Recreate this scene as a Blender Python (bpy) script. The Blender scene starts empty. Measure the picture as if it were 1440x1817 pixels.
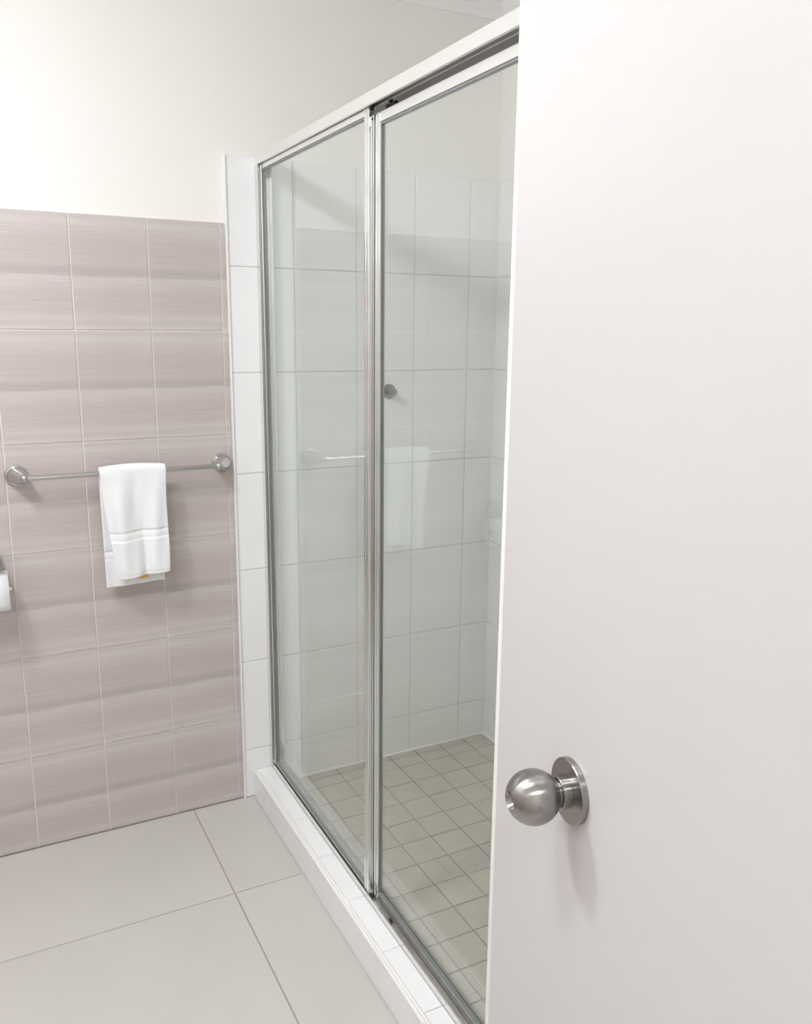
import bpy, bmesh, math, random
from mathutils import Vector, Matrix

random.seed(7)
scene = bpy.context.scene
COL = scene.collection

# ------------------------------------------------------------------ camera
cam_data = bpy.data.cameras.new('camera')
cam = bpy.data.objects.new('camera', cam_data)
COL.objects.link(cam)
cam_data.sensor_fit = 'HORIZONTAL'
cam_data.sensor_width = 36.0
cam_data.lens = 36.0 * 1509.22 / 1440.0
cam_data.clip_start = 0.01
R_ = Vector((0.88851602, -0.45874083, 0.00980506))
U_ = Vector((0.08824522, 0.19181051, 0.97745665))
F_ = Vector((0.45027999, 0.86762064, -0.2109084))
m4 = Matrix.Identity(4)
for i in range(3):
    m4[i][0] = R_[i]; m4[i][1] = U_[i]; m4[i][2] = -F_[i]
m4[0][3], m4[1][3], m4[2][3] = 0.18127, -2.46724, 1.49713
cam.matrix_world = m4
scene.camera = cam

# ------------------------------------------------------------------ world, exposure
world = bpy.data.worlds.new('world'); scene.world = world
world.use_nodes = True
world.node_tree.nodes['Background'].inputs[0].default_value = (0.8, 0.85, 0.9, 1)
world.node_tree.nodes['Background'].inputs[1].default_value = 0.3
vs = scene.view_settings
vs.view_transform = 'Standard'; vs.look = 'None'; vs.gamma = 1.0; vs.use_curve_mapping = False
vs.exposure = 0.15
LAMP_W = 81.0            # emission strength of the ceiling lamps' diffusers
DOOR_LAMP_W = 44.0
HALL_FILL_W = 96.0  # strength of the added hallway fill lamp
scene.cycles.use_light_tree = False
scene.cycles.max_bounces = 14
scene.cycles.diffuse_bounces = 8
scene.cycles.glossy_bounces = 5
scene.cycles.transparent_max_bounces = 16


# ------------------------------------------------------------------ materials
def mat(name, col, rough=0.5, metal=0.0, spec=0.5, coat=0.0, bump=None, noise=None, aniso=0.0):
    """bump=(scale,strength,stretch xyz); noise=(scale,amount)"""
    m = bpy.data.materials.new(name); m.use_nodes = True
    nt = m.node_tree; b = nt.nodes['Principled BSDF']
    b.inputs['Base Color'].default_value = (*col, 1)
    b.inputs['Roughness'].default_value = rough
    b.inputs['Metallic'].default_value = metal
    b.inputs['Specular IOR Level'].default_value = spec
    b.inputs['Coat Weight'].default_value = coat
    b.inputs['Coat Roughness'].default_value = 0.08
    b.inputs['Anisotropic'].default_value = aniso
    tc = nt.nodes.new('ShaderNodeTexCoord')
    if bump:
        mp = nt.nodes.new('ShaderNodeMapping'); mp.inputs['Scale'].default_value = bump[2]
        n = nt.nodes.new('ShaderNodeTexNoise'); n.inputs['Scale'].default_value = bump[0]; n.inputs['Detail'].default_value = 4
        bp = nt.nodes.new('ShaderNodeBump'); bp.inputs['Strength'].default_value = bump[1]; bp.inputs['Distance'].default_value = 0.004
        nt.links.new(tc.outputs['Object'], mp.inputs['Vector']); nt.links.new(mp.outputs[0], n.inputs['Vector'])
        nt.links.new(n.outputs['Fac'], bp.inputs['Height']); nt.links.new(bp.outputs[0], b.inputs['Normal'])
    if noise:
        n = nt.nodes.new('ShaderNodeTexNoise'); n.inputs['Scale'].default_value = noise[0]; n.inputs['Detail'].default_value = 5
        rp = nt.nodes.new('ShaderNodeValToRGB')
        a = noise[1]
        rp.color_ramp.elements[0].position = 0.3; rp.color_ramp.elements[1].position = 0.7
        rp.color_ramp.elements[0].color = (*[c * (1 - a) for c in col], 1)
        rp.color_ramp.elements[1].color = (*[min(1, c * (1 + a)) for c in col], 1)
        oi = nt.nodes.new('ShaderNodeObjectInfo')
        ad = nt.nodes.new('ShaderNodeVectorMath'); ad.operation = 'ADD'
        ml = nt.nodes.new('ShaderNodeMath'); ml.operation = 'MULTIPLY'; ml.inputs[1].default_value = 37.0
        nt.links.new(oi.outputs['Random'], ml.inputs[0])
        nt.links.new(tc.outputs['Object'], ad.inputs[0]); nt.links.new(ml.outputs[0], ad.inputs[1])
        nt.links.new(ad.outputs[0], n.inputs['Vector'])
        nt.links.new(n.outputs['Fac'], rp.inputs[0]); nt.links.new(rp.outputs[0], b.inputs['Base Color'])
    return m


def pink_material():
    """glazed mauve tile: the same printed horizontal streaks on every tile (local y is the tile's height)"""
    m = mat('pink_glazed_tile', (0.56, 0.47, 0.45), rough=0.22, coat=0.25)
    nt = m.node_tree; b = nt.nodes['Principled BSDF']
    tc = nt.nodes.new('ShaderNodeTexCoord'); sx = nt.nodes.new('ShaderNodeSeparateXYZ')
    oi = nt.nodes.new('ShaderNodeObjectInfo')
    # slow waviness along the streaks
    mp = nt.nodes.new('ShaderNodeMapping'); mp.inputs['Scale'].default_value = (2.2, 9, 1)
    off = nt.nodes.new('ShaderNodeMath'); off.operation = 'MULTIPLY'; off.inputs[1].default_value = 11
    cx = nt.nodes.new('ShaderNodeCombineXYZ')
    nt.links.new(oi.outputs['Random'], off.inputs[0]); nt.links.new(off.outputs[0], cx.inputs[0])
    nt.links.new(cx.outputs[0], mp.inputs['Location'])
    n1 = nt.nodes.new('ShaderNodeTexNoise'); n1.inputs['Scale'].default_value = 1.6; n1.inputs['Detail'].default_value = 3
    nt.links.new(tc.outputs['Object'], mp.inputs['Vector']); nt.links.new(mp.outputs[0], n1.inputs['Vector'])
    nt.links.new(tc.outputs['Object'], sx.inputs[0])
    # h = (0.15 - y)/0.3 + (noise-.5)*0.05
    mr = nt.nodes.new('ShaderNodeMapRange'); mr.inputs[1].default_value = 0.15; mr.inputs[2].default_value = -0.15
    nt.links.new(sx.outputs['Y'], mr.inputs[0])
    ma = nt.nodes.new('ShaderNodeMath'); ma.operation = 'MULTIPLY_ADD'; ma.inputs[1].default_value = 0.045
    nt.links.new(n1.outputs['Fac'], ma.inputs[0])
    sb = nt.nodes.new('ShaderNodeMath'); sb.operation = 'SUBTRACT'; sb.inputs[1].default_value = 0.0225
    nt.links.new(mr.outputs[0], sb.inputs[0]); nt.links.new(sb.outputs[0], ma.inputs[2])
    rp = nt.nodes.new('ShaderNodeValToRGB'); cr = rp.color_ramp
    base = (0.530, 0.466, 0.443); lt = (0.580, 0.526, 0.507); dk = (0.462, 0.405, 0.389); pk = (0.520, 0.446, 0.428)
    stops = [(0.0, base), (0.07, lt), (0.19, base), (0.24, pk), (0.37, pk), (0.42, base), (0.475, dk), (0.515, dk), (0.54, lt), (0.66, base),
             (0.69, pk), (0.84, base), (0.90, lt), (0.93, base), (0.965, lt)]
    while len(cr.elements) < len(stops): cr.elements.new(0.5)
    for e, (p, c) in zip(cr.elements, stops): e.position = p; e.color = (*c, 1)
    nt.links.new(ma.outputs[0], rp.inputs[0])
    # fine streak lines
    mp2 = nt.nodes.new('ShaderNodeMapping'); mp2.inputs['Scale'].default_value = (6, 170, 1)
    n2 = nt.nodes.new('ShaderNodeTexNoise'); n2.inputs['Scale'].default_value = 1.0; n2.inputs['Detail'].default_value = 2
    nt.links.new(tc.outputs['Object'], mp2.inputs['Vector']); nt.links.new(mp2.outputs[0], n2.inputs['Vector'])
    mr2 = nt.nodes.new('ShaderNodeMapRange'); mr2.inputs[1].default_value = 0.3; mr2.inputs[2].default_value = 0.75
    mr2.inputs[3].default_value = 0.95; mr2.inputs[4].default_value = 1.06
    nt.links.new(n2.outputs['Fac'], mr2.inputs[0])
    mx = nt.nodes.new('ShaderNodeMix'); mx.data_type = 'RGBA'; mx.blend_type = 'MULTIPLY'; mx.inputs[0].default_value = 1.0
    nt.links.new(rp.outputs[0], mx.inputs[6]); nt.links.new(mr2.outputs[0], mx.inputs[7])
    nt.links.new(mx.outputs[2], b.inputs['Base Color'])
    return m


def glass_material():
    m = bpy.data.materials.new('clear_glass'); m.use_nodes = True
    nt = m.node_tree
    for n in list(nt.nodes): nt.nodes.remove(n)
    out = nt.nodes.new('ShaderNodeOutputMaterial')
    tr = nt.nodes.new('ShaderNodeBsdfTransparent'); tr.inputs[0].default_value = (0.970, 0.984, 0.974, 1)
    gl = nt.nodes.new('ShaderNodeBsdfGlossy'); gl.inputs['Roughness'].default_value = 0.0
    gl.inputs[0].default_value = (0.97, 1.0, 0.98, 1)
    fr = nt.nodes.new('ShaderNodeFresnel')
    ge = nt.nodes.new('ShaderNodeNewGeometry')
    mr = nt.nodes.new('ShaderNodeMapRange'); mr.inputs[3].default_value = 1.5; mr.inputs[4].default_value = 1 / 1.5
    nt.links.new(ge.outputs['Backfacing'], mr.inputs[0]); nt.links.new(mr.outputs[0], fr.inputs['IOR'])
    mx = nt.nodes.new('ShaderNodeMixShader')
    nt.links.new(fr.outputs[0], mx.inputs[0]); nt.links.new(tr.outputs[0], mx.inputs[1]); nt.links.new(gl.outputs[0], mx.inputs[2])
    nt.links.new(mx.outputs[0], out.inputs[0])
    return m


def emit_material(name, col, s):
    m = bpy.data.materials.new(name); m.use_nodes = True
    b = m.node_tree.nodes['Principled BSDF']
    b.inputs['Base Color'].default_value = (0.9, 0.9, 0.9, 1)
    b.inputs['Emission Color'].default_value = (*col, 1); b.inputs['Emission Strength'].default_value = s
    return m


M = {}
M['paint'] = mat('cream_wall_paint', (0.865, 0.843, 0.805), rough=0.55, bump=(26, 0.16, (1.6, 1.6, 0.35)))
M['ceiling'] = mat('ceiling_paint', (0.90, 0.90, 0.89), rough=0.7)
M['pink'] = pink_material()
M['pink_grout'] = mat('pale_pink_grout', (0.82, 0.76, 0.73), rough=0.8)
M['white_tile'] = mat('white_glazed_tile', (0.86, 0.862, 0.858), rough=0.16, coat=0.2, noise=(3, 0.012))
M['white_grout'] = mat('light_grey_grout', (0.71, 0.715, 0.70), rough=0.85)
M['caulk'] = mat('white_silicone', (0.82, 0.82, 0.79), rough=0.5)
M['cream_trim'] = mat('cream_edge_trim', (0.87, 0.855, 0.82), rough=0.4)
M['floor_tile'] = mat('cream_porcelain', (0.555, 0.53, 0.495), rough=0.24, noise=(2.2, 0.03))
M['floor_grout'] = mat('taupe_floor_grout', (0.40, 0.35, 0.31), rough=0.9)
M['mosaic'] = mat('beige_mosaic', (0.475, 0.43, 0.365), rough=0.45, noise=(14, 0.06))
M['mosaic_grout'] = mat('brown_mosaic_grout', (0.27, 0.225, 0.18), rough=0.95)
M['alu'] = mat('bright_aluminium', (0.76, 0.765, 0.755), rough=0.09, metal=1.0)
M['satin'] = mat('satin_aluminium', (0.90, 0.90, 0.89), rough=0.34, metal=1.0)
M['alu_dull'] = mat('worn_track_aluminium', (0.62, 0.61, 0.585), rough=0.36, metal=1.0, noise=(30, 0.12))
M['chrome'] = mat('satin_chrome', (0.57, 0.57, 0.56), rough=0.17, metal=1.0)
M['steel'] = mat('brushed_stainless_steel', (0.34, 0.325, 0.31), rough=0.25, metal=1.0, aniso=0.85)
_nt = M['steel'].node_tree
_tg = _nt.nodes.new('ShaderNodeTangent'); _tg.direction_type = 'RADIAL'; _tg.axis = 'Z'
_nt.nodes['Principled BSDF'].inputs['Anisotropic Rotation'].default_value = 0.25
_nt.links.new(_tg.outputs[0], _nt.nodes['Principled BSDF'].inputs['Tangent'])
M['hook'] = mat('dark_tarnished_chrome', (0.27, 0.275, 0.265), rough=0.16, metal=1.0)
M['glass'] = glass_material()
M['rubber'] = mat('dark_glazing_gasket', (0.22, 0.24, 0.23), rough=0.5)
M['black'] = mat('black_plastic', (0.012, 0.012, 0.011), rough=0.5)
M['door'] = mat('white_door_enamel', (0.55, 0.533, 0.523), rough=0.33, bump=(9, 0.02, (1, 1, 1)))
M['towel'] = mat('white_terry', (0.86, 0.87, 0.875), rough=0.95, spec=0.1, bump=(420, 0.4, (1, 1, 1)))
M['hem'] = mat('white_woven_hem', (0.88, 0.885, 0.88), rough=0.85, spec=0.15)
M['tag'] = mat('orange_tag', (0.80, 0.50, 0.16), rough=0.8)
M['paper'] = mat('white_tissue', (0.86, 0.87, 0.86), rough=0.95, spec=0.1, bump=(160, 0.3, (1, 1, 1)))
M['card'] = mat('grey_cardboard', (0.55, 0.50, 0.44), rough=0.9)
M['lamp'] = emit_material('lit_opal_diffuser', (0.950, 0.985, 1.045), LAMP_W)
M['door_lamp'] = emit_material('lit_door_side_diffuser', (0.950, 0.985, 1.045), DOOR_LAMP_W)
M['hall_fill'] = emit_material('hall_fill_diffuser', (0.950, 0.985, 1.045), HALL_FILL_W)
M['lamp_base'] = mat('white_lamp_base', (0.85, 0.85, 0.84), rough=0.4)


# ------------------------------------------------------------------ builders
def finish(name, bm, material, parent=None, smooth=False, bevel=0, seg=2):
    me = bpy.data.meshes.new(name)
    bmesh.ops.recalc_face_normals(bm, faces=bm.faces)
    bm.to_mesh(me); bm.free()
    me.materials.append(material)
    o = bpy.data.objects.new(name, me); COL.objects.link(o)
    if smooth:
        for p in me.polygons: p.use_smooth = True
    if bevel:
        b = o.modifiers.new('bevel', 'BEVEL'); b.width = bevel; b.segments = seg; b.limit_method = 'ANGLE'
    if parent is not None: o.parent = parent
    return o


def add_box(bm, x0, x1, y0, y1, z0, z1):
    vs_ = [bm.verts.new((x, y, z)) for z in (z0, z1) for y in (y0, y1) for x in (x0, x1)]
    for f in ((0, 2, 3, 1), (4, 5, 7, 6), (0, 1, 5, 4), (2, 6, 7, 3), (0, 4, 6, 2), (1, 3, 7, 5)):
        bm.faces.new([vs_[i] for i in f])


def box(name, b, material, parent=None, bevel=0, seg=2):
    bm = bmesh.new(); add_box(bm, *b)
    return finish(name, bm, material, parent, bevel=bevel, seg=seg)


def boxes(name, bs, material, parent=None, bevel=0):
    bm = bmesh.new()
    for b in bs: add_box(bm, *b)
    return finish(name, bm, material, parent, bevel=bevel)


def lathe_bm(profile, n=40, axis_mat=None):
    """profile: (radius, along) revolved about local z"""
    bm = bmesh.new(); rings = []
    for r, h in profile:
        if r < 1e-6: rings.append([bm.verts.new((0, 0, h))])
        else: rings.append([bm.verts.new((r * math.cos(2 * math.pi * k / n), r * math.sin(2 * math.pi * k / n), h)) for k in range(n)])
    for a, b in zip(rings, rings[1:]):
        for k in range(n):
            k2 = (k + 1) % n
            if len(a) == 1 and len(b) == 1: continue
            if len(a) == 1: bm.faces.new([a[0], b[k], b[k2]])
            elif len(b) == 1: bm.faces.new([a[k], a[k2], b[0]])
            else: bm.faces.new([a[k], a[k2], b[k2], b[k]])
    if axis_mat is not None: bmesh.ops.transform(bm, matrix=axis_mat, verts=bm.verts)
    return bm


def frame_to(p, d, up=(0, 0, 1)):
    z = Vector(d).normalized(); x = Vector(up).cross(z)
    if x.length < 1e-4: x = Vector((1, 0, 0)).cross(z)
    x.normalize(); y = z.cross(x)
    mm = Matrix.Identity(4)
    for i in range(3): mm[i][0] = x[i]; mm[i][1] = y[i]; mm[i][2] = z[i]; mm[i][3] = p[i]
    return mm


def lathe(name, profile, p, d, material, parent=None, n=40, edge=True, local=False):
    o = finish(name, lathe_bm(profile, n, None if local else frame_to(p, d)), material, parent, smooth=True)
    if local: o.matrix_basis = frame_to(p, d)
    if edge:
        es = o.modifiers.new('edge', 'EDGE_SPLIT'); es.split_angle = math.radians(38)
    return o


def extrude_profile(name, pts, axis0, axis1, place, material, parent=None):
    """pts: closed 2D profile; place(u,v,t) gives the point; extruded between axis0 and axis1"""
    bm = bmesh.new()
    a = [bm.verts.new(place(u, v, axis0)) for u, v in pts]; b = [bm.verts.new(place(u, v, axis1)) for u, v in pts]
    n = len(pts)
    for k in range(n): bm.faces.new([a[k], a[(k + 1) % n], b[(k + 1) % n], b[k]])
    bm.faces.new(a[::-1]); bm.faces.new(b)
    return finish(name, bm, material, parent)


def tag(o, label, cat, group=None, kind=None):
    o['label'] = label; o['category'] = cat
    if group: o['group'] = group
    if kind: o['kind'] = kind
    return o


def empty(name, loc):
    o = bpy.data.objects.new(name, None); o.location = loc; o.empty_display_size = 0.05
    COL.objects.link(o)
    bpy.context.view_layer.update()
    return o


def keep(child, parent):
    """parent while keeping the world placement (parents are only ever translated)"""
    child.parent = parent
    child.location = Vector(child.location) - Vector(parent.location)
    return child


# ---- tiles: one mesh per size, shared between all tiles of that size
_tiles = {}


def tile_mesh(x0, x1, y0, y1, t, material, ch):
    key = (round(x0, 4), round(x1, 4), round(y0, 4), round(y1, 4), t, material.name)
    if key in _tiles: return _tiles[key]
    bm = bmesh.new()
    A = [bm.verts.new((x, y, -0.001)) for x, y in ((x0, y0), (x1, y0), (x1, y1), (x0, y1))]
    B = [bm.verts.new((x, y, t - ch)) for x, y in ((x0, y0), (x1, y0), (x1, y1), (x0, y1))]
    C = [bm.verts.new((x, y, t)) for x, y in ((x0 + ch, y0 + ch), (x1 - ch, y0 + ch), (x1 - ch, y1 - ch), (x0 + ch, y1 - ch))]
    for P, Q in ((A, B), (B, C)):
        for k in range(4): bm.faces.new([P[k], P[(k + 1) % 4], Q[(k + 1) % 4], Q[k]])
    bm.faces.new(C); bm.faces.new(A[::-1])
    me = bpy.data.meshes.new('tile'); bm.to_mesh(me); bm.free(); me.materials.append(material)
    _tiles[key] = me
    return me


ROT = {'-y': (math.pi / 2, 0, 0), '-x': (math.pi / 2, 0, -math.pi / 2), '+x': (math.pi / 2, 0, math.pi / 2),
       '+y': (math.pi / 2, 0, math.pi), 'up': (0, 0, 0)}


def tile_field(parent, us, vs_, face, depth, material, t=0.003, gap=0.003, ch=0.0012, full=None, wob=0.0003, name='tile'):
    """us, vs_: joint positions along the wall (world) and up; face: which way it looks; depth: coordinate of the bed's surface.
    full=(fw,fh, u_ref, v_ref): print origin = centre of the uncut tile (u_ref low joint, v_ref low joint)"""
    for u0, u1 in zip(us, us[1:]):
        for v0, v1 in zip(vs_, vs_[1:]):
            cu, cv = (u0 + u1) / 2, (v0 + v1) / 2
            if full:
                k = math.floor((cu - full[2]) / full[0]); cu = full[2] + (k + .5) * full[0]
                k = math.floor((cv - full[3]) / full[1]); cv = full[3] + (k + .5) * full[1]
            g = gap / 2
            a0, a1, b0, b1 = u0 + g - cu, u1 - g - cu, v0 + g - cv, v1 - g - cv
            flip = face in ('-x', '+y')
            if flip: a0, a1 = -a1, -a0
            me = tile_mesh(a0, a1, b0, b1, t, material, ch)
            o = bpy.data.objects.new(name, me); COL.objects.link(o)
            w = random.uniform(-wob, wob)
            if face == '-y': loc = (cu, depth + w, cv)
            elif face == '+y': loc = (cu, depth + w, cv)
            elif face in ('-x', '+x'): loc = (depth + w, cu, cv)
            else: loc = (cu, cv, depth + w)
            o.rotation_euler = ROT[face]
            o.parent = parent
            o.location = Vector(loc) - Vector(parent.location)


def span(a, b, ref, step):
    """joint positions of a grid through ref, clipped to [a, b]"""
    k = math.ceil((a - ref) / step - 1e-6); out = [a]
    while ref + k * step < b - 1e-6:
        if ref + k * step > a + 0.012: out.append(ref + k * step)
        k += 1
    out.append(b)
    return out


# ------------------------------------------------------------------ measures of the room
XL, XN, XS = -1.00, 0.882, 1.790      # left wall, nib's left edge, shower's right wall
YF = -2.53                            # inner face of the front (doorway) wall
YE = -1.385                           # near end of the shower
ZC = 2.53                             # ceiling
ZP, ZW = 1.784, 1.965                 # tops of the pink and white tiling
ZS = 0.028                            # shower floor
HOB0, HOB1, HOBZ = 0.913, 1.022, 0.091
pink_rows = [0.0] + [ZP - 0.3 * k for k in range(5, -1, -1)]
white_rows_b = [ZS] + [ZW - 0.3 * k for k in range(6, -1, -1)]

# ------------------------------------------------------------------ the setting
fl = box('floor', (XL - 0.1, HOB0 + 0.02, YF - 1.5, 0.01, -0.06, -0.003), M['floor_grout'])
tag(fl, 'floor of large cream porcelain tiles with thin taupe joints', 'floor', kind='structure')
tile_field(fl, span(XL, HOB0 - 0.001, 0.715, 0.6), span(YF, -0.001, -0.457, 0.6), 'up', -0.003, M['floor_tile'], gap=0.0035, ch=0.0008, wob=0.0001)
tile_field(fl, span(XL, HOB0 - 0.001, 0.715, 0.6), span(YF - 1.4, YF, -0.457 - 1.8, 0.6), 'up', -0.003, M['floor_tile'], gap=0.0035, ch=0.0008, wob=0.0001)

wb = box('wall_back', (XL - 0.1, XS + 0.1, 0.006, 0.12, -0.06, ZC), M['paint'])
tag(wb, 'back wall, cream paint above mauve tiling and white shower tiling', 'wall', kind='structure')
boxes('grout_bed', [(XL, XN - 0.003, 0.003, 0.0062, 0, ZP - 0.001)], M['pink_grout'], wb)
boxes('grout_bed', [(XN + 0.001, XS, -0.003, 0.0062, 0, ZW - 0.001)], M['white_grout'], wb)
tile_field(wb, span(XL, XN - 0.004, 0.262, 0.2), pink_rows, '-y', 0.003, M['pink'], gap=0.0038, ch=0.0007, full=(0.2, 0.3, 0.262, ZP - 1.8))
tile_field(wb, span(XN, XS - 0.002, 1.2815, 0.2), [0.0] + white_rows_b[1:], '-y', -0.003, M['white_tile'], gap=0.0026)
# cream trim where the white tiling starts, painted cap along the top of the mauve tiling
tr = box('trim_1', (XN - 0.0045, XN + 0.0005, -0.0125, 0.0055, 0.0, ZW + 0.001), M['cream_trim'], bevel=0.0012)
tag(tr, 'slim cream edge strip between the mauve tiles and the white tiled nib', 'trim', kind='structure')

wr = box('wall_right', (XS + 0.004, XS + 0.12, YF, 0.12, -0.06, ZC), M['paint'])
tag(wr, 'right shower wall, white tiles below cream paint', 'wall', kind='structure')
boxes('grout_bed', [(XS + 0.0012, XS + 0.0042, YE, 0.0, 0.0, ZW - 0.001)], M['white_grout'], wr)
tile_field(wr, span(YE, -0.007, -0.207, 0.2), white_rows_b, '-x', XS + 0.0012, M['white_tile'], gap=0.0026)

wl = box('wall_left', (XL - 0.12, XL - 0.004, YF - 0.1, 0.12, -0.06, ZC), M['paint'])
tag(wl, 'left bathroom wall, cream paint above mauve tiling', 'wall', kind='structure')
boxes('grout_bed', [(XL - 0.0042, XL - 0.0012, YF, 0.003, 0, ZP - 0.001)], M['pink_grout'], wl)
tile_field(wl, span(YF, -0.001, -0.2, 0.2), pink_rows, '+x', XL - 0.0012, M['pink'], gap=0.0034, full=(0.2, 0.3, -0.2, ZP - 1.8))

we = box('wall_end', (HOB0 - 0.003, XS + 0.004, YF, YE - 0.004, -0.06, ZC), M['paint'])
tag(we, 'wall block closing the near end of the shower, behind the open door', 'wall', kind='structure')
boxes('grout_bed', [(HOB0, XS, YE - 0.0042, YE - 0.0012, 0.0, ZW - 0.001)], M['white_grout'], we)
tile_field(we, span(HOB0 + 0.001, XS - 0.002, 1.2815, 0.2), white_rows_b, '+y', YE - 0.0012, M['white_tile'], gap=0.0026)

DX0, DX1, DZ = -0.250, 0.585, 2.06      # doorway
wf = boxes('wall_front', [(XL - 0.12, DX0 - 0.02, YF - 0.1, YF, -0.06, ZC), (DX1 + 0.02, HOB0 - 0.003, YF - 0.1, YF, -0.06, ZC),
                          (DX0 - 0.02, DX1 + 0.02, YF - 0.1, YF, DZ + 0.02, ZC)], M['paint'])
tag(wf, 'front wall with the doorway the picture is taken from', 'wall', kind='structure')
jm = boxes('trim_2', [(DX0 - 0.02, DX0, YF - 0.1, YF + 0.001, 0.0, DZ + 0.02), (DX1, DX1 + 0.02, YF - 0.1, YF + 0.001, 0.0, DZ + 0.02),
                      (DX0, DX1, YF - 0.1, YF + 0.001, DZ, DZ + 0.02)], M['door'])
tag(jm, 'white timber lining of the doorway', 'trim', kind='structure')
ce = box('ceiling', (XL - 0.12, XS + 0.12, YF - 1.5, 0.12, ZC, ZC + 0.06), M['ceiling'])
tag(ce, 'flat off-white ceiling', 'ceiling', kind='structure')
hw = boxes('wall_hall', [(XL - 0.12, 1.3, YF - 1.5, YF - 1.4, -0.06, ZC), (XL - 0.22, XL - 0.12, YF - 1.5, YF - 0.1, -0.06, ZC),
                         (0.95, 1.05, YF - 1.4, YF - 0.1, -0.06, ZC)], M['paint'])
tag(hw, 'plain cream hallway walls outside the doorway', 'wall', kind='structure')


# coved cornice along back, right and left walls
def cove_pts(n=8, s=0.090):
    pts = [(0.0, ZC - s), (0.004, ZC - s)]
    for k in range(n + 1):
        a = math.pi / 2 * k / n
        pts.append((s - (s - 0.006) * math.cos(a), ZC - s + 0.002 + (s - 0.008) * math.sin(a)))
    pts += [(s, ZC - 0.004), (s, ZC), (0.0, ZC)]
    return pts


def cornice(name, label, place):
    bm = bmesh.new(); pts = cove_pts()
    a = [bm.verts.new(place(d, z, 0)) for d, z in pts]; b = [bm.verts.new(place(d, z, 1)) for d, z in pts]
    n = len(pts)
    for k in range(n): bm.faces.new([a[k], a[(k + 1) % n], b[(k + 1) % n], b[k]])
    bm.faces.new(a[::-1]); bm.faces.new(b)
    o = finish(name, bm, M['ceiling'])
    tag(o, label, 'cornice', kind='structure')


cornice('trim_3', 'coved white cornice along the top of the back wall', lambda d, z, e: ((XL - 0.004 + d) if e == 0 else (XS + 0.004 - d), 0.006 - d, z))
cornice('trim_4', 'coved white cornice above the right shower wall', lambda d, z, e: (XS + 0.004 - d, (0.006 - d) if e == 0 else YE - 0.004, z))
cornice('trim_5', 'coved white cornice above the left wall', lambda d, z, e: (XL - 0.004 + d, (0.006 - d) if e == 0 else YF, z))

# shower floor
sf = box('floor_shower', (HOB1 - 0.006, XS + 0.002, YE - 0.002, 0.0, -0.06, ZS - 0.003), M['mosaic_grout'])
tag(sf, 'shower floor of small square beige tiles with brown joints', 'floor', kind='structure')
tile_field(sf, span(HOB1, XS - 0.003, 1.697, 0.1), span(YE, -0.008, -0.1, 0.1), 'up', ZS - 0.003, M['mosaic'], gap=0.0036, ch=0.001, wob=0.0004)
cl = boxes('silicone_bead', [(HOB1, XS - 0.002, -0.0105, -0.004, ZS - 0.002, ZS + 0.004), (XS - 0.007, XS - 0.001, YE, -0.0105, ZS - 0.002, ZS + 0.004)], M['caulk'], sf, bevel=0.002)
boxes('silicone_bead', [(XS - 0.006, XS - 0.001, -0.0105, -0.005, ZS + 0.004, ZW)], M['caulk'], wr, bevel=0.002)

# kerb (hob) under the screen
YK = -0.007
kb = box('shower_kerb', (HOB0 + 0.003, HOB1 - 0.003, YE - 0.001, -0.0005, -0.02, HOBZ - 0.003), M['white_grout'])
tag(kb, 'low white tiled kerb carrying the shower screen', 'kerb', kind='structure')
kj = span(YE, YK, -0.135, 0.2)
tile_field(kb, [0.9265, 0.9735], kj, 'up', HOBZ - 0.003, M['white_tile'], gap=0.0022, ch=0.0008, wob=0.0001)
tile_field(kb, [0.9735, HOB1], kj, 'up', HOBZ - 0.003, M['white_tile'], gap=0.0016, ch=0.0012, wob=0.0001)
tile_field(kb, kj, [0.0, HOBZ - 0.006], '-x', HOB0 + 0.003, M['white_tile'], gap=0.0022, ch=0.0006, wob=0.0001)
tile_field(kb, kj, [ZS, HOBZ - 0.002], '+x', HOB1 - 0.003, M['white_tile'], gap=0.0022, ch=0.0006, wob=0.0001)
boxes('base_bead', [(HOB0 - 0.0045, HOB0 + 0.002, YE, YK, -0.002, 0.0030)], M['floor_tile'], kb, bevel=0.0014)
boxes('edge_trim', [(HOB0 - 0.0016, HOB0 + 0.0058, YE, YK, HOBZ - 0.0055, HOBZ + 0.0006), (HOB0 + 0.0068, HOB0 + 0.0132, YE, YK, HOBZ - 0.004, HOBZ)],
      M['cream_trim'], kb, bevel=0.0012)

# ------------------------------------------------------------------ shower screen: fixed frame
XT0, XT1 = 0.9720, 1.0160             # bottom track
XH0, XH1 = 0.9670, 1.0130             # header and wall channels
YA, YB = -0.0065, YE + 0.001
ZH0, ZH1 = 1.9420, 1.9670
fr = empty('shower_screen_frame', (0.99, -0.7, HOBZ))
tag(fr, 'bright aluminium frame of the shower screen, header, wall channel and bottom track', 'shower frame')


def fpart(name, bs, material, bevel=0.0006, par=fr):
    o = boxes(name, bs, material, bevel=bevel)
    return keep(o, par)


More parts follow.
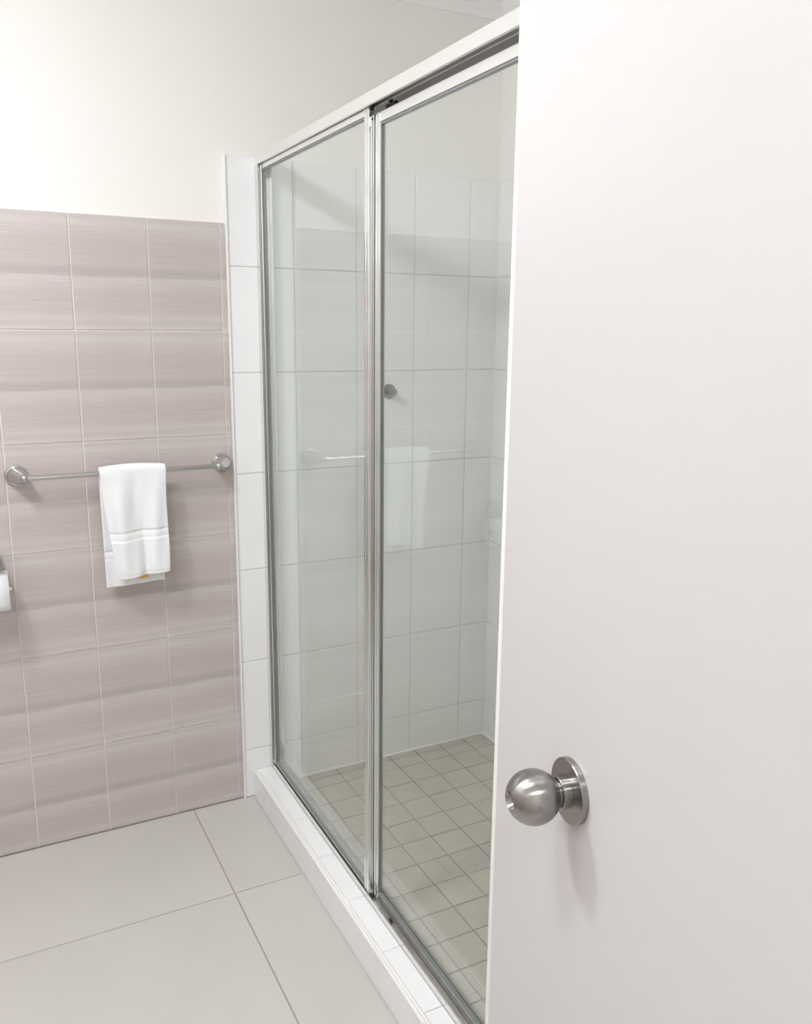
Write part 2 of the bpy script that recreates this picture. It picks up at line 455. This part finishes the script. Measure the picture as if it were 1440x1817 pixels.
fpart('header_fascia', [(XH0, XH0 + 0.0022, YB, YA, ZH0, ZH1)], M['satin'])
fpart('header_lip', [(XH0 + 0.0023, XH0 + 0.0062, YB, YA, ZH0 - 0.0002, ZH0 + 0.0018)], M['satin'])
fpart('header_channel', [(XH0 + 0.0023, XH1, YB, YA, ZH1 - 0.003, ZH1), (XH1 - 0.0025, XH1, YB, YA, ZH0 - 0.004, ZH1 - 0.0031),
                         (0.9885, 0.9900, YB, YA, ZH0 + 0.001, ZH1 - 0.0031)], M['satin'])
fpart('bottom_track', [(XT0, XT1, YB, YA, HOBZ + 0.0003, HOBZ + 0.0030)], M['alu_dull'])
fpart('track_flange', [(XT0, XT0 + 0.0016, YB, YA, HOBZ + 0.0031, 0.1090)], M['alu'], bevel=0.0004)
fpart('track_rib', [(0.9890, 0.9903, YB, YA, HOBZ + 0.0031, 0.1010)], M['alu_dull'], bevel=0.0003)
fpart('track_rib', [(XT1 - 0.0020, XT1, YB, YA, HOBZ + 0.0031, 0.1060)], M['alu_dull'], bevel=0.0004)
for y0, y1, tip_y in ((-0.0100, YA, -0.0320), (YB, YB + 0.0035, YB + 0.0255)):
    fpart('wall_channel', [(XH0, XH1 - 0.004, y0, y1, 0.1092, ZH0 - 0.0003)], M['alu'])
    f0, f1 = (tip_y, y0 - 0.0001) if tip_y < y0 else (y1 + 0.0001, tip_y)
    for xa in (XH0, 0.9888, XH1 - 0.0058):
        fpart('channel_flange', [(xa, xa + 0.0015, f0, f1, 0.1092, ZH0 - 0.0003)], M['alu'], bevel=0.0004)


# ------------------------------------------------------------------ sliding panels
def panel(name, label, xa, xb, y_far, y_near, st_far, st_near, z0, z1, rail, guide_far):
    """framed pane sliding along y; y_far > y_near"""
    t = empty(name, ((xa + xb) / 2, (y_far + y_near) / 2, z0))
    tag(t, label, 'shower door', 'sliding glass panels of the shower screen')
    xm = (xa + xb) / 2
    for ya, yb in ((y_far - st_far, y_far), (y_near, y_near + st_near)):
        st = fpart('stile', [(xa, xb, ya, yb, z0, z1)], M['alu'], bevel=0.0012, par=t)
        for r0 in (ya + 0.0012, ya + st_near * 0.55):
            boxes('stile_rib', [(xa - 0.0018, xa + 0.0003, r0, r0 + 0.006, z0 + 0.003, z1 - 0.003)], M['alu'], st, bevel=0.0009)
    g0, g1 = y_near + st_near, y_far - st_far
    zb, zt = z0 + 0.019, z1 - rail
    fpart('top_rail', [(xa, xb, g0 + 0.0003, g1 - 0.0003, zt, z1 - 0.001)], M['satin'], bevel=0.0008, par=t)
    fpart('bottom_rail', [(xa, xb, g0 + 0.0003, g1 - 0.0003, z0 + 0.001, zb)], M['alu_dull'], bevel=0.0012, par=t)
    gk = 0.0022
    w = 0.0042
    gp = fpart('glass_pane', [(xm - 0.002, xm + 0.002, g0 + gk, g1 - gk, zb + gk, zt - 0.0046)], M['glass'], bevel=0, par=t)
    boxes('gasket', [(xm - w, xm + w, g0 + 0.0002, g1 - 0.0002, zt - 0.0045, zt - 0.0002)], M['rubber'], gp)
    boxes('gasket', [(xm - w, xm + w, g0 + 0.0002, g1 - 0.0002, zb + 0.0002, zb + gk)], M['rubber'], gp)
    boxes('gasket', [(xm - w, xm + w, g0 + 0.0002, g0 + gk, zb + gk, zt - 0.0046)], M['rubber'], gp)
    boxes('gasket', [(xm - w, xm + w, g1 - gk, g1 - 0.0002, zb + gk, zt - 0.0046)], M['rubber'], gp)
    # black plastic guides at the overlapping corners
    for za, zb2 in ((z0 - 0.004, z0 + 0.007), (z1 - 0.010, z1 + 0.003)):
        yc = (y_far, y_far + 0.004) if guide_far else (y_near - 0.004, y_near)
        fpart('corner_guide', [(xm - 0.004, xm + 0.004, yc[0], yc[1], za, zb2)], M['black'], par=t)
    return t


p1 = panel('sliding_glass_panel', 'clear glass sliding panel in the outer track, next to the white tiled nib',
           0.9760, 0.9885, -0.0110, -0.7520, 0.0240, 0.0250, HOBZ + 0.0075, 1.9465, 0.0180, False)
p2 = panel('sliding_glass_panel', 'clear glass sliding panel in the inner track, cut off by the open white door',
           0.9912, 1.0040, -0.7260, YE + 0.006, 0.0480, 0.025, HOBZ + 0.0085, 1.9320, 0.0205, True)
# roller carriages riding in the header above the inner panel
for y in (-0.815, -1.30):
    rb = fpart('roller_bracket', [(0.9940, 1.0010, y - 0.022, y + 0.022, 1.9305, 1.9400)], M['black'], par=p2)
    o = lathe('roller', [(0, -0.003), (0.0058, -0.003), (0.0058, 0.003), (0, 0.003)], (0.9945, y, 1.9460), (1, 0, 0), M['black'], rb, n=20)
o = lathe('screw', [(0, 0), (0.0032, 0), (0.0026, 0.0014), (0, 0.0018)], (0.9911, -0.7680, 1.9240), (-1, 0, 0), M['black'], n=14); keep(o, p2)
fpart('track_stop', [(0.9860, 0.9920, -0.862, -0.848, HOBZ + 0.0031, HOBZ + 0.0078)], M['black'])

# ------------------------------------------------------------------ bathroom door with knob
E0 = Vector((0.7146, -1.6841, 0)); DU = Vector((-0.1667945, -0.98599168, 0)); DN = Vector((-0.98599168, 0.1667945, 0))
DW, DT, DH = 0.815, 0.036, 2.04
bm = bmesh.new(); add_box(bm, 0.0, DW, -DT, 0.0, 0.012, DH)
mm = Matrix.Identity(4)
for i in range(3):
    mm[i][0] = DU[i]; mm[i][1] = DN[i]; mm[i][2] = (0, 0, 1)[i]; mm[i][3] = E0[i]
bmesh.ops.transform(bm, matrix=mm, verts=bm.verts)
door = finish('door_1', bm, M['door'], bevel=0.0022, seg=3)
tag(door, 'open white flush door with a round steel knob', 'door', kind='structure')
KC = Vector((0.6844466, -1.86257701, 1.05021861))
rs = lathe('rose', [(0, 0.0), (0.0325, 0.0), (0.0330, 0.0005), (0.0330, 0.0058), (0.0322, 0.0068), (0.0180, 0.0080), (0, 0.0081)], KC, DN, M['steel'], door, n=64, local=True)
prof = [(0, 0.0082), (0.0165, 0.0082), (0.0165, 0.0165), (0.0158, 0.0172), (0.0128, 0.0174), (0.0128, 0.0185), (0.0136, 0.0187), (0.0136, 0.0215)]
RB, CB = 0.0272, 0.0430
a0 = math.asin(0.0136 / RB)
rh = 0.0105
a1 = math.pi - math.asin(rh / RB)
for k in range(0, 29):
    a = a0 + (a1 - a0) * k / 28
    prof.append((RB * math.sin(a), CB - RB * math.cos(a)))
tip = CB + RB * math.cos(math.asin(rh / RB))
prof += [(rh - 0.0010, tip + 0.0003), (rh - 0.0022, tip - 0.0010), (0.0062, tip - 0.0075), (0.0058, tip - 0.0090), (0.0, tip - 0.0090)]
kn = lathe('door_knob', prof, KC, DN, M['steel'], door, n=64, local=True)
lathe('key_cylinder', [(0, tip - 0.011), (0.0050, tip - 0.011), (0.0050, tip - 0.0065), (0.0046, tip - 0.006), (0, tip - 0.006)], (0, 0, 0), (0, 0, 1), M['black'], kn, n=24, local=True)
for zz in (0.25, 1.05, 1.80):
    hp = E0 + DU * (DW + 0.005) + DN * 0.004 + Vector((0, 0, zz))
    lathe('hinge', [(0, 0), (0.006, 0), (0.006, 0.10), (0, 0.10)], hp, (0, 0, 1), M['steel'], door, n=16)


# ------------------------------------------------------------------ towel rail
def tube_bm(pts, rads, n=20, squash=1.0):
    bm = bmesh.new(); rings = []
    for i, (p, r) in enumerate(zip(pts, rads)):
        p = Vector(p)
        d = (Vector(pts[min(i + 1, len(pts) - 1)]) - Vector(pts[max(i - 1, 0)])).normalized()
        fm = frame_to(p, d)
        rings.append([bm.verts.new(fm @ Vector((r * math.cos(2 * math.pi * k / n), r * math.sin(2 * math.pi * k / n), 0))) for k in range(n)])
    for a, b in zip(rings, rings[1:]):
        for k in range(n): bm.faces.new([a[k], a[(k + 1) % n], b[(k + 1) % n], b[k]])
    bm.faces.new(rings[0][::-1]); bm.faces.new(rings[-1])
    return bm


BZ, BY = 1.1035, -0.064
rail = empty('towel_rail', (0.565, 0.0, 1.103))
tag(rail, 'chrome towel rail with round wall roses on the mauve tiles', 'towel rail')
BX0, BX1 = 0.300, 0.822
keep(finish('bar', tube_bm([(BX0, BY, BZ), (BX1, BY, BZ)], [0.0068, 0.0068], 24), M['chrome'], smooth=True), rail)
rail.children[0].modifiers.new('edge', 'EDGE_SPLIT').split_angle = 0.8
for xw, xt in ((0.288, 0.308), (0.843, 0.815)):
    w = lathe('wall_rose', [(0, 0.0), (0.0285, 0.0), (0.0285, 0.004), (0.0270, 0.0065), (0.0225, 0.0078), (0, 0.0078)], (xw, -0.0004, 1.1035), (0, -1, 0), M['chrome'], n=44)
    keep(w, rail)
    s = 1 if xt > xw else -1
    pts = [(xw, -0.0075, 1.1035), (xw + s * 0.002, -0.016, 1.1035), (xw + (xt - xw) * 0.35, -0.030, 1.1035), (xw + (xt - xw) * 0.62, -0.046, 1.1035),
           (xw + (xt - xw) * 0.80, -0.060, 1.1035), (xw + (xt - xw) * 0.88, -0.070, 1.1035), (xw + (xt - xw) * 0.90, -0.0745, 1.1035)]
    ps = keep(finish('post', tube_bm(pts, [0.0245, 0.0235, 0.0195, 0.0158, 0.0130, 0.0105, 0.0062], 28), M['chrome'], smooth=True), rail)
    finish('ferrule', tube_bm([(xt - s * 0.006, BY, BZ), (xt + s * 0.010, BY, BZ)], [0.0088, 0.0088], 24), M['chrome'], ps)


# ------------------------------------------------------------------ hand towel folded over the rail
def towel():
    NU, NV = 48, 160
    zb_back, zf_l, zf_r = 0.776, 0.806, 0.815
    rad = 0.0125
    top = BZ + 0.002
    back_len = top - zb_back; arc = math.pi * rad
    bm = bmesh.new(); grid = []
    for i in range(NV + 1):
        row = []
        for j in range(NU + 1):
            u = j / NU
            zf = zf_l + (zf_r - zf_l) * u
            zbk = zb_back + 0.006 * (u - 0.3)
            front_len = top - zf
            back_len = top - zbk
            total = back_len + arc + front_len
            s = total * i / NV
            if s < back_len:
                z = zbk + s; k = s / back_len              # 0 at the hem, 1 at the rail
                y = BY + rad + 0.0045 * (1 - k)
                xl = 0.4890 + 0.004 * (1 - k); xr = 0.6660 - 0.013 * (1 - k)
                f = (1 - k)
                y += f * (0.0025 * math.sin(u * 9 + 1.0) + 0.002 * math.sin(u * 17))
                side = -1
            elif s < back_len + arc:
                a = (s - back_len) / rad
                y = BY + rad * math.cos(a); z = top + rad * math.sin(a) * (0.85 + 0.25 * math.sin(u * 2.6 + 0.3))
                xl, xr = 0.4890, 0.6660; side = 0
                # soft bulge along the fold
                z += 0.004 * math.sin(math.pi * u) * math.sin(a)
            else:
                k = (s - back_len - arc) / front_len        # 0 at the rail, 1 at the hem
                z = top - k * front_len
                y = BY - rad - 0.010 * k
                xl = 0.4890 + 0.033 * (k ** 1.25); xr = 0.6660 - 0.006 * k - 0.002 * math.sin(k * 6)
                e = min(1, k * 3.2)
                y -= e * (0.0105 * math.exp(-((u - 0.22) / 0.18) ** 2) + 0.0075 * math.exp(-((u - 0.82) / 0.15) ** 2) - 0.0085 * math.exp(-((u - 0.50 - 0.06 * k) / 0.10) ** 2))
                y -= e * 0.0016 * math.sin(u * 23 + k * 5)
                # left edge turns back towards the wall
                y += e * 0.020 * max(0, 0.16 - u) / 0.16 * (0.35 + 0.65 * (1 - k))
                side = 1
            x = xl + (xr - xl) * u
            row.append(bm.verts.new((x, y, z)))
        grid.append(row)
    bands = []
    for i in range(NV):
        for j in range(NU):
            f = bm.faces.new([grid[i][j], grid[i][j + 1], grid[i + 1][j + 1], grid[i + 1][j]])
    o = finish('hand_towel', bm, M['towel'], smooth=True)
    # woven borders near both hems: a flat band between two grooves, in their smoother weave
    me = o.data; me.materials.append(M['hem'])
    FB, BB = (26, 31), (20, 25)
    for p in me.polygons:
        i = p.index // NU; q = NV - 1 - i
        if FB[0] <= q < FB[1] or BB[0] <= i < BB[1] or i < 2 or q < 2: p.material_index = 1
    so = o.modifiers.new('thickness', 'SOLIDIFY'); so.thickness = 0.0090; so.offset = 0.0; so.use_even_offset = False
    vg = o.vertex_groups.new(name='pile')
    for v in me.vertices:
        i = v.index // (NU + 1); q = NV - i
        w = 1.0
        if q in FB or i in BB: w = 0.12
        elif FB[0] < q < FB[1] or BB[0] < i < BB[1]: w = 0.62
        elif q < 3 or i < 3: w = 0.55
        vg.add([v.index], w, 'REPLACE')
    so.vertex_group = 'pile'
    ss = o.modifiers.new('soft', 'SUBSURF'); ss.levels = 1; ss.render_levels = 1
    return o


tw = towel()
tag(tw, 'white terry hand towel folded over the towel rail', 'towel')
box('care_tag', (0.5800, 0.6040, -0.0660, -0.0640, 0.7965, 0.8290), M['tag'], tw, bevel=0.0006)
tw.children[0]['label'] = 'small orange tag under the front flap'

# ------------------------------------------------------------------ robe hook in the shower
hk = empty('robe_hook', (1.392, -0.006, 1.300))
tag(hk, 'small round chrome peg hook on the white shower tiles', 'hook')
keep(lathe('wall_rose', [(0, 0), (0.0240, 0), (0.0240, 0.004), (0.0222, 0.0070), (0.0110, 0.0085), (0, 0.0085)], (1.392, -0.0061, 1.300), (0, -1, 0), M['hook'], n=36), hk)
keep(lathe('peg', [(0.0095, 0.0085), (0.0078, 0.013), (0.0078, 0.024), (0.0115, 0.027), (0.0130, 0.032), (0.0115, 0.038), (0, 0.0395)], (1.392, -0.0061, 1.300), (0, -1, 0), M['hook'], n=28), hk)
for z in (1.759, 1.725):
    o = lathe('screw_hole', [(0, 0), (0.0022, 0), (0.0018, 0.0012), (0, 0.0012)], (1.013, -0.006, z), (0, -1, 0), M['rubber'], n=12)
    o.parent = wb

# ------------------------------------------------------------------ toilet roll and holder at the left edge
ho = empty('toilet_roll_holder', (0.19, 0.0, 0.83))
tag(ho, 'chrome toilet roll holder on the mauve tiles at the left edge', 'roll holder')
keep(box('wall_plate', (0.150, 0.212, -0.0065, -0.0004, 0.800, 0.912), M['chrome'], bevel=0.002), ho)
keep(lathe('spindle', [(0, 0), (0.0075, 0), (0.0075, 0.118), (0, 0.118)], (0.132, -0.074, 0.8135), (1, 0, 0), M['chrome'], n=20), ho)
keep(finish('arm', tube_bm([(0.136, -0.006, 0.850), (0.134, -0.040, 0.846), (0.134, -0.066, 0.830), (0.134, -0.074, 0.814)], [0.005] * 4, 14), M['chrome'], smooth=True), ho)
bm = bmesh.new()
pr = [(-0.006, 0.905), (-0.030, 0.903), (-0.070, 0.899), (-0.100, 0.894), (-0.112, 0.889)]
top_ = [[bm.verts.new((x, y, z)) for x in (0.130, 0.228)] for y, z in pr]
for a, b in zip(top_, top_[1:]): bm.faces.new([a[0], a[1], b[1], b[0]])
cov = keep(finish('cover_flap', bm, M['chrome'], smooth=True), ho)
cov.modifiers.new('thick', 'SOLIDIFY').thickness = 0.0014
tr_ = empty('toilet_roll', (0.19, -0.074, 0.8135))
tag(tr_, 'white toilet paper roll hanging at the left edge of the picture', 'toilet roll')
keep(lathe('paper', [(0.019, 0.0), (0.0485, 0.0), (0.0495, 0.002), (0.0495, 0.098), (0.0485, 0.1), (0.019, 0.1), (0.019, 0.0)], (0.143, -0.074, 0.8135), (1, 0, 0), M['paper'], n=56), tr_)
keep(lathe('core', [(0.0175, 0.001), (0.0189, 0.001), (0.0189, 0.099), (0.0175, 0.099), (0.0175, 0.001)], (0.143, -0.074, 0.8135), (1, 0, 0), M['card'], n=32), tr_)
bm = bmesh.new()
r_ = 0.0503
sheet = [(-0.074 - r_ * math.cos(a), 0.8135 + r_ * math.sin(a)) for a in [math.radians(x) for x in (80, 60, 40, 20, 0)]]
sheet += [(-0.1245, 0.800), (-0.1240, 0.785), (-0.1232, 0.770)]
rows = [[bm.verts.new((x, y, z)) for x in (0.1445, 0.194, 0.2425)] for y, z in sheet]
for a, b in zip(rows, rows[1:]):
    for k in range(2): bm.faces.new([a[k], a[k + 1], b[k + 1], b[k]])
sh_ = keep(finish('loose_sheet', bm, M['paper'], smooth=True), tr_)
sh_.modifiers.new('thick', 'SOLIDIFY').thickness = 0.0006


# ------------------------------------------------------------------ ceiling lamps (two inferred from shadows, hallway one added as fill; all out of frame)
def lamp(x, y, label, r, key, z=ZC):
    t = empty('ceiling_light', (x, y, z))
    tag(t, label, 'ceiling light', 'round ceiling lights')
    keep(lathe('lamp_base', [(0, 0), (r + 0.012, 0), (r + 0.012, 0.018), (r, 0.022), (0, 0.022)], (x, y, z - 0.0003), (0, 0, -1), M['lamp_base'], n=40), t)
    pr = [(r, 0.0225)]
    for k in range(1, 9):
        a = math.pi / 2 * k / 8
        pr.append((r * math.cos(a) if k < 8 else 0, 0.0225 + 0.055 * math.sin(a)))
    keep(lathe('diffuser', [(0, 0.0224)] + pr, (x, y, z - 0.0003), (0, 0, -1), M[key], n=40, edge=False), t)


lamp(-0.27, -1.10, 'round opal ceiling light nearest the mauve tiled wall', 0.155, 'lamp')
lamp(-0.08, -1.80, 'round opal ceiling light above the open door', 0.155, 'door_lamp')
lamp(0.10, -3.20, 'added unseen ceiling light in the hallway, front fill for the bathroom', 0.12, 'hall_fill')  # unseen lamp added to fill the back wall and shower through the doorway
